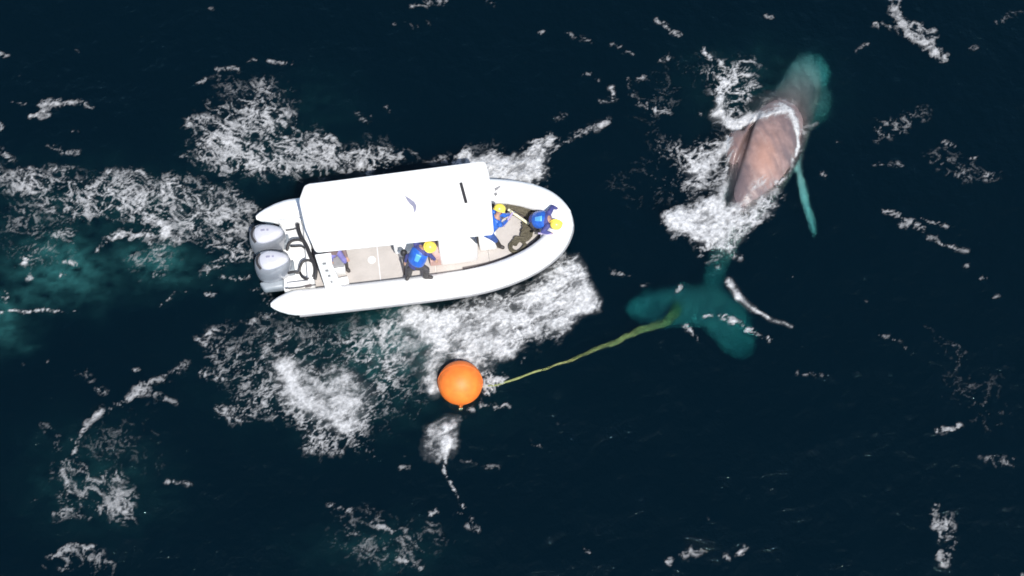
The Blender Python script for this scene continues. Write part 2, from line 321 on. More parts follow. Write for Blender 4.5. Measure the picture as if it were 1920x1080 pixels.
 (C,'s','l',[(122,860),(118,890),(130,920)],5,.45), (C,'a','p',[(105,975),(118,870),(150,860),(220,880),(255,925),(250,980),(200,985),(150,965)],14,.40), (C,'i','l',[(100,965),(125,955),(165,970)],6,.42),
 (C,'i','p',[(160,760),(300,750),(310,890),(200,890),(150,850)],26,.15), (C,'i','p',[(90,1048),(140,1022),(200,1030),(225,1065),(190,1080),(120,1080)],12,.36), (C,'i','l',[(95,1045),(130,1028),(175,1030)],7,.45),
 (C,'i','l',[(315,900),(355,908)],5,.4), (C,'i','l',[(125,705),(160,700),(195,735)],8,.32), (C,'i','l',[(85,795),(105,840),(100,900)],9,.25),
 (C,'s','l',[(622,952),(660,958)],5.5,.5), (C,'i','p',[(610,955),(720,952),(830,960),(840,1010),(800,1060),(720,1078),(640,1070),(620,1010)],26,.26), (C,'i','l',[(740,1048),(790,1062)],6,.42), (C,'i','l',[(700,985),(735,995)],6,.4),
 (C,'i','l',[(805,962),(818,958)],6,.5), (C,'s','l',[(753,878),(768,876)],4,.4), (C,'i','l',[(870,862),(935,880)],6,.28), (C,'i','l',[(1000,830),(1012,834)],6,.35), (C,'i','l',[(1095,1030),(1105,1042)],5,.4),
]
_r = random.Random(11)
for _ in range(55):
    _x, _y = _r.uniform(0, 1920), _r.uniform(0, 1080)
    if 980 < _x < 1620 and _y > 660 and _r.random() < .75: continue
    _a = _r.uniform(-.5, .5); _l = _r.uniform(1, 14)
    PATCH.append((C, 's' if _r.random() < .4 else 'i', 'l', [(_x, _y), (_x+_l*math.cos(_a), _y+_l*math.sin(_a))], _r.uniform(2, 5), _r.uniform(.26, .42)))
TEAL = [((112,505),88,50,.46), ((100,475),60,34,.32), ((290,488),66,34,.46), ((0,608),42,40,.5), ((730,650),90,60,.35), ((60,560),90,30,.22), ((250,500),200,50,.12),
        ((680,700),220,100,.08), ((200,400),260,70,.08), ((180,900),120,90,.07), ((700,1030),120,50,.07), ((500,290),130,60,.06), ((590,200),90,60,.03), ((1420,160),120,70,.06)]

def foam_field(px, py, X, Y):
    """px, py: photo coordinates of each sea point; X, Y: its place in metres"""
    x, y = X*75, -Y*75
    wob = 24
    qx = px+fbm(x/60, y/60, 101, 4)*wob; qy = py+fbm(x/60+40, y/60, 111, 4)*wob
    L = {'i': lace(x, y, 200, 0.2, 1.2, 24), 'a': lace(x, y, 300, 0.55, 1.45, 23), 'b': lace(x, y, 400, -0.62, 1.75, 18)}
    soft = uniform(fbm((x*.82-y*.57)/44, (x*.57+y*.82)/20, 500, 5, .62)*.8+(L['b']-.5)*.4)
    D = {k: np.zeros_like(px) for k in 'iabsm'}
    fam = {k: np.zeros_like(px) for k in (W, S, H, C)}
    for f, k, sh, pts, w, st in PATCH:
        p = np.array(pts, float); m = 3*w+30
        sel = (px > p[:, 0].min()-m) & (px < p[:, 0].max()+m) & (py > p[:, 1].min()-m) & (py < p[:, 1].max()+m)
        if not sel.any(): continue
        if sh == 'p':
            a = 1-smooth(-w*1.3, w*1.1, poly_dist(qx[sel], qy[sel], pts))
        else:
            sc = (.3 if k == 'm' else .45) if w < 9 else .8
            a = np.exp(-(seg_dist(px[sel]*(1-sc)+qx[sel]*sc, py[sel]*(1-sc)+qy[sel]*sc, pts)/w)**2*.9)
        a = a*st
        cur = D[k][sel]; D[k][sel] = 1-(1-cur)*(1-a)
        fam[f][sel] = np.maximum(fam[f][sel], a+1e-4*(a > 0))
    spk = uniform(fbm(x/9, y/9, 600, 3)+.5*fbm(x/90, y/90, 610, 2))
    al = np.zeros_like(px)
    for k in 'iab':
        d = D[k]
        big = .5+.5*fbm(x/70+11*ord(k), y/70, 620, 3)
        de = np.clip(d*(.35+1.3*big), 0, .95)
        t = 1-de
        w_ = .22+.33*np.clip(de*1.3, 0, 1)
        a = np.clip((L[k]-t+.06)/(w_+.26), 0, 1)**1.5*np.clip(de*3, 0, 1)*(.8+.2*smooth(0, .5, de))
        veil = smooth(t-.26, t+.35, L[k])*smooth(.05, .7, de)*(.26+.40*soft)
        al = np.maximum(al, 1-(1-a)*(1-veil))
    d = D['s']
    al_s = np.clip((soft*.70+L['b']*.30-(.86-d*1.15))/.75, 0, 1)**.9
    al_s = np.where(d > .02, al_s, 0)*smooth(.02, .12, d)
    al = 1-(1-al)*(1-al_s)
    # thick froth and spray: no holes, only thinner and thicker
    wx_, wy_ = fbm(x/55, y/55, 530, 3)*26, fbm(x/55+9, y/55, 540, 3)*26
    fl = uniform(fbm(((x+wx_)*.9-(y+wy_)*.44)/40, ((x+wx_)*.44+(y+wy_)*.9)/19, 520, 6, .62)+.45*fbm(x/75, y/60, 560, 2))
    mm = np.clip(D['m']*1.55-.30+(fl-.5)*.80+.26*(L['b']-.5)+.15*(spk-.5), 0, 1)*smooth(.02, .2, D['m'])
    mm = np.maximum(mm, D['m']*(.18+.24*spk*fl))
    al = 1-(1-al)*(1-np.clip(mm, 0, .96))
    al = al*(.78+.22*smooth(.2, .8, spk))
    famt = sum(fam.values())+1e-6
    al = al*(.84*fam[W]+.97*fam[S]+.97*fam[H]+.66*fam[C])/famt
    teal = np.zeros_like(px)
    tw = fbm(x/80, y/80, 700, 5)*40; tv = fbm(x/80, y/80+30, 710, 5)*40
    for (cx, cy), rx, ry, s in TEAL:
        r = np.hypot((px+tw-cx)/rx, (py+tv-cy)/ry)
        teal = np.maximum(teal, s*np.exp(-r*r))
    return al, teal, D, fam

# ---------------------------------------------------------------- sea
def waves(X, Y):
    fade = np.exp(-(np.maximum(0, np.hypot(X, Y)-25)/60)**2)
    z = fbm(X/5.5+Y/16, Y/4.2-X/18, 900, 3)*.10
    z = z+fbm((X*.8+Y*.6)/.95, (-X*.6+Y*.8)/1.7, 910, 3)*.045+fbm((X*.6-Y*.8)/.42, (X*.8+Y*.6)/.8, 920, 2)*.012
    return z*fade
def axis(a, b, step):
    g = []; d = step; q = 0
    while q < 2500: d *= 1.35; q += d; g.append(q)
    return np.concatenate([a-np.array(g[::-1]), np.arange(a, b+1e-6, step), b+np.array(g)])
XA, YA = axis(-15.6, 15.6, .06), axis(-8.6, 10.2, .06)
GX, GY = np.meshgrid(XA, YA); GZ = waves(GX, GY)
ny, nx = GX.shape
v = np.stack([GX, GY, GZ], -1).reshape(-1, 3)
ii = (np.arange(ny-1)[:, None]*nx+np.arange(nx-1)[None]).reshape(-1)
quads = np.stack([ii, ii+1, ii+nx+1, ii+nx], 1)
loop = list(range(nx))+[nx*(j+1)-1 for j in range(1, ny)]+[nx*(ny-1)+i for i in range(nx-2, -1, -1)]+[nx*j for j in range(ny-2, 0, -1)]
nb = len(v); v = np.vstack([v, np.column_stack([v[loop, 0], v[loop, 1], np.full(len(loop), -30.)])])
faces = quads.tolist()+[(loop[(i+1) % len(loop)], loop[i], nb+i, nb+(i+1) % len(loop)) for i in range(len(loop))]+[tuple(nb+i for i in reversed(range(len(loop))))]
me = bpy.data.meshes.new('sea'); me.from_pydata(v.tolist(), [], faces); me.update()
spx, spy = seen(GX, GY, 0*GX)
inner = (np.abs(GX) < 17) & (np.abs(GY) < 12)
teal = np.zeros(nx*ny+len(loop))
_t = np.zeros_like(GX)
tw = fbm(GX*75/80, -GY*75/80, 700, 5)*40; tv = fbm(GX*75/80, -GY*75/80+30, 710, 5)*40
for (cx, cy), rx, ry, s in TEAL:
    _t = np.maximum(_t, np.where(inner, s*np.exp(-(((spx+tw-cx)/rx)**2+((spy+tv-cy)/ry)**2)), 0))
_k = fbm(GX*75/34, GY*75/22, 720, 4); _l = 1-np.abs(fbm(GX*75/26, GY*75/20, 730, 3))*2.4
_t = _t*np.clip(.50+1.05*_k+.45*_l, 0, 1.6)
teal[:nx*ny] = np.clip(_t, 0, 1).reshape(-1)
at_ = me.attributes.new('bubbles', 'FLOAT', 'POINT'); at_.data.foreach_set('value', teal)

wm = bpy.data.materials.new('sea_water'); wm.use_nodes = True
nt = wm.node_tree; N, L = nt.nodes, nt.links; N.remove(N['Principled BSDF'])
out = N['Material Output']
fr = N.new('ShaderNodeFresnel'); fr.inputs['IOR'].default_value = 1.333
tr = N.new('ShaderNodeBsdfTransparent'); gl = N.new('ShaderNodeBsdfGlossy'); gl.inputs['Roughness'].default_value = .06; gl.inputs['Color'].default_value = (.62, .95, 1, 1)
geo = N.new('ShaderNodeNewGeometry')
nz = N.new('ShaderNodeTexNoise'); nz.inputs['Scale'].default_value = 3.2; nz.inputs['Detail'].default_value = 5; nz.inputs['Roughness'].default_value = .6
L.new(geo.outputs['Position'], nz.inputs['Vector'])
bp = N.new('ShaderNodeBump'); bp.inputs['Strength'].default_value = .7; bp.inputs['Distance'].default_value = .10
L.new(nz.outputs['Fac'], bp.inputs['Height']); L.new(bp.outputs[0], fr.inputs['Normal']); L.new(bp.outputs[0], gl.inputs['Normal'])
rf = N.new('ShaderNodeBsdfRefraction'); rf.inputs['IOR'].default_value = 1.333; rf.inputs['Roughness'].default_value = .34
rf.inputs['Color'].default_value = (1, 1, 1, 1); L.new(bp.outputs[0], rf.inputs['Normal'])
m0 = N.new('ShaderNodeMixShader'); m0.inputs[0].default_value = .70; L.new(tr.outputs[0], m0.inputs[1]); L.new(rf.outputs[0], m0.inputs[2])
m1 = N.new('ShaderNodeMixShader'); L.new(fr.outputs[0], m1.inputs[0]); L.new(m0.outputs[0], m1.inputs[1]); L.new(gl.outputs[0], m1.inputs[2])
df = N.new('ShaderNodeBsdfDiffuse'); df.inputs['Color'].default_value = (.028, .135, .135, 1)
ab = N.new('ShaderNodeAttribute'); ab.attribute_name = 'bubbles'
m2 = N.new('ShaderNodeMixShader'); L.new(ab.outputs['Fac'], m2.inputs[0]); L.new(m1.outputs[0], m2.inputs[1]); L.new(df.outputs[0], m2.inputs[2])
L.new(m2.outputs[0], out.inputs['Surface'])
va = N.new('ShaderNodeVolumeAbsorption'); va.inputs['Color'].default_value = (0, .73, .76, 1); va.inputs['Density'].default_value = 1.55
vs = N.new('ShaderNodeVolumeScatter'); vs.inputs['Color'].default_value = (.0, .50, 1, 1); vs.inputs['Density'].default_value = .085; vs.inputs['Anisotropy'].default_value = 0
va2 = N.new('ShaderNodeAddShader'); L.new(va.outputs[0], va2.inputs[0]); L.new(vs.outputs[0], va2.inputs[1]); L.new(va2.outputs[0], out.inputs['Volume'])
sea = link('sea', me, wm); sea['kind'] = 'structure'; sea['label'] = 'dark navy open sea with small ripples'


# ---------------------------------------------------------------- the boat (x forward, y to port, z up from the waterline)
BM, BA = Vector((-6.2112, .5535, 0)), math.radians(7.2267)
BOAT = Matrix.Translation(BM) @ Matrix.Rotation(BA, 4, 'Z'); BINV = BOAT.inverted()
def bl(px, py, z): return BINV @ at(px, py, z)
boat = thing('inflatable_boat', 'white rigid inflatable boat with long hard canopy and twin grey outboards', 'boat', BM, BA)
half = [(.80, 1.27, .45), (2.4, 1.285, .45), (4.4, 1.285, .48), (5.3, 1.25, .52), (6.05, 1.12, .57), (6.7, .90, .64), (7.17, .60, .70), (7.42, .25, .74)]
mid = (7.47, 0, .75)
port_tip, star_tip = (-.08, 1.22, .43), (.12, -1.24, .43)
def side(s): return [(x, s*y, z) for x, y, z in half]
path = spline([Vector(p) for p in side(-1)]+[Vector(mid)]+[Vector(p) for p in reversed(side(1))], 90)
R0 = .318
sp = Vector(star_tip); pp = Vector(port_tip)
full = [sp, sp.lerp(path[0], .12), sp.lerp(path[0], .3), sp.lerp(path[0], .6), sp.lerp(path[0], .85)]+path+[pp.lerp(path[-1], .85), pp.lerp(path[-1], .6), pp.lerp(path[-1], .3), pp.lerp(path[-1], .12), pp]
rr = [.05, .12, .19, .27, .308]+[R0]*len(path)+[.308, .27, .19, .12, .05]
tube = part('inflatable_tube', MB().tube(full, rr, 28), 'tube', boat)
# glued seams between the air chambers, a hair proud of the tube
for i in (3, 16, 30, 42, 48, 60, 74, 86):
    a, b_ = path[i], path[i+1]; d = (b_-a).normalized()*.03
    part('seam_tape', MB().tube([a-d, a+d], R0+.004, 28), 'tube', tube)
strake = []
for i, p in enumerate(path):
    t = (path[min(i+1, len(path)-1)]-path[max(i-1, 0)]).normalized(); o_ = Vector((t.y, -t.x, 0)).normalized()
    strake.append(p+o_*(R0*.95)+Vector((0, 0, -.11)))
part('rubbing_strake', MB().tube(strake, .045, 8), 'grey', tube)
# hull
rings = []
for x, w, k, t in ((.75, .95, -.35, .3), (2.5, 1.0, -.42, .3), (4.5, 1.0, -.42, .3), (5.8, .85, -.36, .28), (6.7, .55, -.1, .27), (7.3, .16, .2, .29)):
    rings.append([(x, -w, t), (x, -w*.9, t-.3*(t-k)), (x, 0, k), (x, w*.9, t-.3*(t-k)), (x, w, t)])
part('hull', MB().loft(rings), 'gel', boat, smooth=False)
# deck panels, butted with open joints
def half_width(x):
    xs = [p.x for p in path[:46]]; ys = [-p.y for p in path[:46]]
    return float(np.interp(x, xs, ys))
cuts = [1.25, 2.02, 2.86, 4.25, 5.6, 6.95]
for a, b_ in zip(cuts[:-1], cuts[1:]):
    xs = np.linspace(a+.008, b_-.008, 7)
    poly = [(x, -half_width(x)+.12) for x in xs]+[(x, half_width(x)-.12) for x in reversed(xs)]
    part('deck_panel', MB().prism(poly, .305, .345), 'deck', boat)
h = bl(697, 487, .36)
part('deck_hatch', MB().tube([(h.x, h.y, .34), (h.x, h.y, .362), (h.x, h.y, .366)], [.10, .10, .08], 18), 'gel', boat)
part('joint_strip', MB().box((2.86, 0, .3475), (.022, 1.9, .005)), 'faint', boat)
for s, i0, i1 in ((-1, 14, 43), (1, 46, 76)):  # dark strips on the deck; the near one paints the tube's shadow wider
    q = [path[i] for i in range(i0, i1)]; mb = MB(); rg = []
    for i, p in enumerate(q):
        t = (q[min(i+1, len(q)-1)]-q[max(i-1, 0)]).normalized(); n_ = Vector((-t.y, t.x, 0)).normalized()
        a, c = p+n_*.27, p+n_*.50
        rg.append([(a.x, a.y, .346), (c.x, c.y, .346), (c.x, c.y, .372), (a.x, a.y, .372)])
    part('deck_edge_trim_shade', mb.loft(rg), 'trim', boat)
# bow cap
poly = [(6.95, -.52), (7.2, -.33), (7.32, 0), (7.2, .33), (6.95, .52)]
part('bow_locker', MB().prism(poly, .35, .72), 'gel', boat, bevel=.03)
# canopy: crowned hard top with rounded corners
def slab(corners, z, th, crown, n=22):
    cx = sum(c[0] for c in corners)/len(corners)
    mb = MB(); rg = []
    for sc, zz in ((.985, z), (1, z+.02), (1, z+th*.6), (.985, z+th*.9), (.96, z+th)):
        rg.append([(cx+(x-cx)*sc, y*sc, zz) for x, y in corners])
    for sc in (.8, .55, .3, .08): rg.append([(cx+(x-cx)*sc, y*sc, z+th+crown*(1-sc)) for x, y in corners])
    return mb.loft(rg)
def rounded(poly, r, n=5):
    out = []; k = len(poly)
    for i in range(k):
        p, a, c = (Vector((*poly[j % k], 0)) for j in (i, i-1, i+1))
        u, w = (a-p), (c-p); r_ = min(r, u.length*.45, w.length*.45); A, B_ = p+u.normalized()*r_, p+w.normalized()*r_
        for q in range(n+1):
            t = q/n; pt = A*(1-t)**2+p*2*t*(1-t)+B_*t*t; out.append((pt.x, pt.y))
    return out
CZ = 2.30
cor = [bl(592, 475, CZ), bl(926, 441, CZ), bl(917, 330, CZ), bl(909, 304, CZ), bl(572, 348, CZ), bl(561, 378, CZ), bl(573, 430, CZ)]
canopy = part('canopy', slab(rounded([(c.x, c.y) for c in cor], .10), CZ, .09, .06), 'gel', boat)
a, c = bl(864, 343, CZ+.13), bl(874, 380, CZ+.13)
part('roof_slot', MB().box(((a.x+c.x)/2, (a.y+c.y)/2, CZ+.125), (.07, (a-c).length, .05), math.atan2(a.y-c.y, a.x-c.x)-math.pi/2), 'dark', canopy)
em = [bl(px_, py_, CZ+.14) for px_, py_ in ((759, 367), (769, 373), (777, 379), (781, 386), (780, 394), (777, 399), (775.5, 392), (774, 387), (768, 382), (763, 375))]
part('whale_emblem', MB().prism([(p.x, p.y) for p in em], CZ+.10, CZ+.152), 'emblem', canopy)
em = spline([bl(px_, py_, CZ+.14) for px_, py_ in ((742, 362), (734, 368), (729, 378), (733, 392), (738, 405), (741, 418))], 18)
part('faint_roof_print', MB().tube([(p.x, p.y, CZ+.125) for p in em], .032, 6), 'faint', canopy)
for px_, py_ in ((745, 383), (748, 396)):
    p = bl(px_, py_, CZ+.14); part('faint_roof_print', MB().box((p.x, p.y, CZ+.13), (.06, .06, .05)), 'faint', canopy)
for x, s in ((1.75, 1), (3.4, 1), (5.35, 1), (4.6, -.62), (5.2, -.62)):
    part('canopy_post', MB().tube([(x, s*.80, .34), (x+.05, s*.78, 1.4), (x+.02, s*.80, CZ+.02)], .028, 8), 'gel', boat)
# stern arch: a flat white leg on each side with a row of dark marks
for s in (-1, 1):
    fr_ = [(1.42, CZ), (1.80, CZ), (1.78, 1.9), (1.92, .78), (1.52, .72)]
    y0 = .93
    leg_ = part('stern_arch', MB().loft([[(x, s*(y0+(CZ-z)*.12), z) for x, z in fr_], [(x, s*(y0+.07+(CZ-z)*.12), z) for x, z in fr_]]), 'gel', boat, bevel=.012)
    if s < 0:
        for i, z in enumerate((1.98, 1.66, 1.42, 1.14)):
            part('arch_marking', MB().box((1.60+.03*i, s*(y0+.072+(CZ-z)*.12), z), (.09-.012*i, .012, .11)), 'grey', leg_)
# windscreen, console, seats
part('console', MB().box((4.85, -.05, .80), (.95, 1.25, .92)), 'gel', boat, bevel=.08)
part('windscreen', MB().loft([[(5.30, -.62, 1.27), (5.33, -.62, 1.27), (5.33, .62, 1.27), (5.30, .62, 1.27)], [(5.05, -.62, 1.95), (5.08, -.62, 1.95), (5.08, .62, 1.95), (5.05, .62, 1.95)]]), 'glass', boat)
part('steering_wheel', MB().tube([(4.34, -.30+.19*math.cos(a), 1.15+.19*math.sin(a)) for a in np.linspace(0, 2*math.pi, 20)[:-1]], .016, 8, closed=True), 'dark', boat)
part('foredeck_locker', MB().box((5.62, .05, .56), (.45, .9, .42)), 'gel', boat, bevel=.06)
for y in (-.15, .5):
    st = part('helm_seat', MB().box((3.55, y, .78), (.5, .5, .14)), 'gel', boat, bevel=.04)
    part('seat_pedestal', MB().box((3.55, y, .54), (.32, .34, .38)), 'gel', st, bevel=.03)
    part('seat_back', MB().box((3.33, y, 1.08), (.10, .5, .48)), 'gel', st, bevel=.04)
bench = part('stern_bench', MB().box((1.80, .12, .56), (.46, 1.5, .42)), 'gel', boat, bevel=.05)
part('bench_cushion', MB().box((1.80, .12, .80), (.44, 1.46, .08)), 'grey', bench, bevel=.03)
b_ = bl(641, 519, .45)
part('step_box', MB().box((b_.x-.02, -.86, .44), (.36, .22, .20), .1), 'gel', boat, bevel=.03)
# splash well between the tubes
part('transom', MB().box((1.18, 0, .62), (.16, 1.9, .62)), 'gel', boat, bevel=.05)
part('splash_well', MB().box((.80, 0, .40), (.66, 1.86, .22)), 'gel', boat, bevel=.05)
part('well_side', MB().box((.86, -.88, .60), (.55, .10, .30)), 'gel', boat, bevel=.03)
part('well_side', MB().box((.80, .88, .60), (.60, .10, .30)), 'gel', boat, bevel=.03)
part('battery_box', MB().box((1.40, .28, .62), (.24, 1.1, .58)), 'trim', boat, bevel=.04)
def hose(pts, r=.036, n=40, closed=False):
    q = spline([bl(*p) for p in pts], n); part('engine_hose', MB().tube(q, r, 8), 'dark', boat)
hose([(538, 470, .85), (541, 458, .95), (549, 451, 1.0), (562, 450, 1.0), (572, 456, .95), (578, 468, .9), (584, 478, .9)])
hose([(545, 462, .8), (555, 462, .85), (566, 462, .85), (574, 468, .85)], .026)
hose([(540, 512, .8), (550, 510, .85), (560, 511, .85), (563, 500, .9), (568, 491, .92), (578, 488, .95), (587, 493, .95), (590, 507, .95), (586, 519, .9), (576, 523, .9), (567, 519, .87), (562, 510, .85)], .034, 60)
hose([(590, 524, .9), (592, 508, .95), (588, 492, .95), (582, 480, .95), (574, 460, .95), (565, 445, .95), (560, 432, .95), (558, 420, .95)], .05, 40)
hose([(535, 541, .72), (560, 539, .76), (575, 536, .76), (592, 534, .76)], .016)
hose([(536, 432, .72), (550, 430, .75), (560, 426, .75)], .018)
part('hose_clip', MB().box(bl(578, 536, .76), (.16, .05, .05), .1), 'trim', boat)
# tube fittings
for px_, py_, d in ((931, 355, .10), (936, 352, .08), (930, 364, .07)):
    p = bl(px_, py_, .86); part('cleat', MB().box((p.x, p.y, .86), (d, d*.6, .10), .4), 'grey', boat, bevel=.012)
for i, px_ in enumerate((816, 826, 836, 846, 856, 866)):
    p = bl(px_, 536-(px_-816)*.20, .68)
    part('faint_tube_lettering', MB().tube([(p.x-.035, -1.475, .69), (p.x+.035, -1.475, .69)], .05-.008*(i % 3), 6), 'faint', tube)
for x in (2.3, 5.1):
    for s in (-1, 1):
        part('grab_handle', MB().tube([(x-.14, s*1.30, .79), (x-.09, s*1.30, .83), (x+.09, s*1.30, .83), (x+.14, s*1.30, .79)], .018, 6), 'tube', tube)
# outboard motors
def motor(x, y):
    m = part('outboard_motor', MB().loft([[(x+.40, y-.11, .1), (x+.52, y-.11, .1), (x+.52, y+.11, .1), (x+.40, y+.11, .1)], [(x+.36, y-.13, .82), (x+.56, y-.13, .82), (x+.56, y+.13, .82), (x+.36, y+.13, .82)]]), 'leg', boat, bevel=.02)
    def egg(z, L0, L1, w, p=2.4, n=30):
        pts = []
        for j in range(n):
            t = 2*math.pi*j/n; c_, s_ = math.cos(t), math.sin(t)
            L_ = L1 if c_ > 0 else L0
            taper = 1-.34*max(0, c_)
            pts.append((x+math.copysign(abs(c_)**(2/p), c_)*L_, y+math.copysign(abs(s_)**(2/p), s_)*w*taper, z))
        return pts
    part('cowl_base', MB().loft([egg(.40, .20, .36, .20), egg(.50, .36, .46, .27), egg(.76, .39, .50, .31), egg(.84, .38, .49, .305)]), 'cowl', m)
    part('cowl_shroud', MB().loft([egg(.842, .39, .50, .315), egg(1.06, .39, .51, .315), egg(1.20, .37, .50, .30), egg(1.26, .34, .48, .275)]), 'cowl', m)
    part('cowl_top', MB().loft([egg(1.25, .26, .47, .255), egg(1.32, .23, .45, .235), egg(1.36, .15, .40, .18), egg(1.375, .05, .22, .08)]), 'cowlt', m)
    part('air_intake', MB().tube([(x-.305+.085*t*t, y+t*.21, 1.275-.02*t*t) for t in np.linspace(-1, 1, 11)], .034, 6), 'dark', m)
    part('cowl_badge', MB().box((x-.02, y+.05, 1.372), (.10, .05, .02)), 'emblem', m)
    part('cowl_badge', MB().box((x+.10, y+.04, 1.374), (.05, .05, .02)), 'emblem', m)
    part('drive_leg', MB().loft([[(x-.05, y-.07, .55), (x+.22, y-.06, .55), (x+.22, y+.06, .55), (x-.05, y+.07, .55)], [(x-.02, y-.05, -.5), (x+.16, y-.04, -.5), (x+.16, y+.04, -.5), (x-.02, y+.05, -.5)]]), 'leg', m, bevel=.02)
    part('cavitation_plate', MB().box((x-.04, y, -.2), (.5, .3, .03)), 'leg', m)
motor(.16, .31); motor(.24, -.43)
p = bl(508, 532, .62)
part('trim_bracket', MB().loft([[(p.x-.30, p.y+.12, .30), (p.x+.32, p.y+.12, .30), (p.x+.32, p.y-.10, .30), (p.x-.20, p.y-.10, .30)], [(p.x-.30, p.y+.12, .56), (p.x+.34, p.y+.12, .60), (p.x+.30, p.y-.10, .56), (p.x-.18, p.y-.10, .52)]]), 'leg', boat, bevel=.06)

# lifelines looped along the outer side of the tubes
for s in (-1, 1):
    for x0 in (1.3, 2.2, 3.1, 4.0):
        part('lifeline', MB().tube(spline([(x0, s*(1.285+.29), .60), (x0+.45, s*(1.285+.325), .50), (x0+.9, s*(1.285+.29), .60)], 12), .012, 6), 'tube', tube)

# ---------------------------------------------------------------- people
def person(label, pelvis, chest, head, face, lat, arms, legs, cloth, vest=None, helmet=True, voxel=.011):
    """joints in world metres; face: where the face points, lat: unit vector to the left shoulder"""
    pelvis, chest, head = Vector(pelvis), Vector(chest), Vector(head); face = Vector(face).normalized(); lat = Vector(lat).normalized()
    base = Vector((pelvis.x, pelvis.y, min(l[1].z for l in legs)))
    root = thing('person', label, 'person', base, 0, 'crew of the boat')
    o = lambda v_: Vector(v_)-base
    P_, C_, H_ = o(pelvis), o(chest), o(head); ax = (C_-P_).normalized(); neck = C_+ax*.17
    sh = [C_+ax*.10+lat*.19*s for s in (1, -1)]; hip = [P_+lat*.10*s for s in (1, -1)]
    body = MB(); jac = MB(); tro = MB()
    def torso(mb, g):
        rg = []
        fw_ = lat.cross(ax).normalized()
        for q, w, d in ((-.10, .15, .11), (0, .17, .12), (.18, .15, .11), (.36, .17, .125), (.50, .18, .12), (.60, .12, .09)):
            c_ = P_.lerp(C_, q/.45)
            rg.append([c_+lat*(w+g)*math.cos(t)+fw_*(d+g)*math.sin(t) for t in np.linspace(0, 2*math.pi, 17)[:-1]])
        mb.loft(rg)
    torso(body, 0); torso(jac, .022)
    body.cone(neck-ax*.08, H_-ax*.02, .062, .055)
    up_ = (H_-neck); up_ = (up_-face*up_.dot(face)); up_ = up_.normalized() if up_.length > .02 else Vector((0, 0, 1))
    body.ball(H_, (.082, .088, .115)); body.ball(H_-up_*.055+face*.03, .066)
    body.cone(H_+face*.088-up_*.005, H_+face*.112-up_*.03, .012, .016, 8)             # nose
    sd_ = up_.cross(face).normalized()
    for s in (1, -1): body.ball(H_+sd_*.086*s-up_*.015, (.02, .02, .032), 8, 6)        # ears
    body.ball(H_+face*.075-up_*.085, .026, 8, 6)                                       # chin
    for k, s in ((0, 1), (1, -1)):
        e, h = (o(v_) for v_ in arms[k]); a = sh[k]
        body.cone(a, e, .05, .04); body.cone(e, h, .04, .027)
        jac.cone(a, e, .072, .058); jac.cone(e, h.lerp(e, .12), .058, .042)
        d = (h-e).normalized(); q = d.cross(Vector((0, 0, 1))); q = q.normalized() if q.length > .1 else lat.copy(); n_ = q.cross(d)
        body.cone(h, h+d*.075, .034, .036, 8)
        for i, ln in enumerate((.062, .075, .070, .052)):                              # four fingers, curled
            r0 = h+d*.085+q*(i-1.5)*.021; k1 = r0+d*ln*.55+n_*.01; k2 = k1+d*ln*.3-n_*.035
            body.tube([r0-d*.03, r0, k1, k2], [.0105, .0105, .0100, .0085], 6)
        t0 = h+d*.02+q*.032*s; body.tube([t0-q*.02*s, t0+q*.03*s+d*.03, t0+q*.035*s+d*.065], [.013, .0115, .0095], 6)
    boots = []
    for k in (0, 1):
        kn, an, toe = (o(v_) for v_ in legs[k])
        body.cone(hip[k], kn, .078, .056); body.cone(kn, an, .055, .036); body.cone(an, toe, .038, .032)
        tro.cone(hip[k], kn, .105, .078); tro.cone(kn, an, .078, .062)
        bt = MB(); bt.cone(an.lerp(kn, .72), an, .082, .064); bt.cone(an-(toe-an)*.25, toe, .055, .05); boots.append(bt)
    tro.cone(hip[0], hip[1], .12, .12)
    link('body', fused(body, 'body', voxel, 1), M['skin'], root)
    link('jacket', fused(jac, 'jacket', .016), M[cloth[0]], root)
    link('trousers', fused(tro, 'trousers', .016), M[cloth[1]], root)
    for bt in boots: link('boot', fused(bt, 'boot', .014), M['boot'], root)
    for s in (1, -1): part('eye', MB().ball(H_+face*.078+sd_*.032*s+up_*.012, .013, 8, 6), 'eye', root)
    part('mouth', MB().box(H_+face*.096-up_*.062, (.035, .035, .010)), 'lip', root)
    if vest:
        vb = MB(); fw_ = lat.cross(ax).normalized(); rg = []
        for q, w, d in ((.02, .19, .15), (.10, .225, .185), (.26, .235, .20), (.42, .225, .185), (.53, .17, .14), (.58, .12, .10)):
            c_ = P_.lerp(C_, q/.45)-fw_*.0
            rg.append([c_+lat*w*math.cos(t)+fw_*d*math.sin(t) for t in np.linspace(0, 2*math.pi, 25)[:-1]])
        vb.loft(rg)
        vo = link('buoyancy_vest', fused(vb, 'vest', .02), M[vest], root)
        bk = P_.lerp(C_, .80); side_ = -face if vest else face
        nrm = Vector((.1, -.35, .9)).normalized()  # pale blue patch turned sunward: the vest's highlight painted as colour
        nrm = (nrm-ax*nrm.dot(ax)).normalized()
        p0 = bk+nrm*.21
        tl = ax.cross(nrm).normalized()
        part('vest_highlight', MB().loft([[p0+ax*.12*a_+tl*.075*b_-nrm*.035 for a_, b_ in ((-1, -.7), (-1, .7), (1, 1), (1, -1))], [p0+ax*.10*a_+tl*.065*b_ for a_, b_ in ((-1, -.7), (-1, .7), (1, 1), (1, -1))]]), 'blue2', vo, bevel=.012)
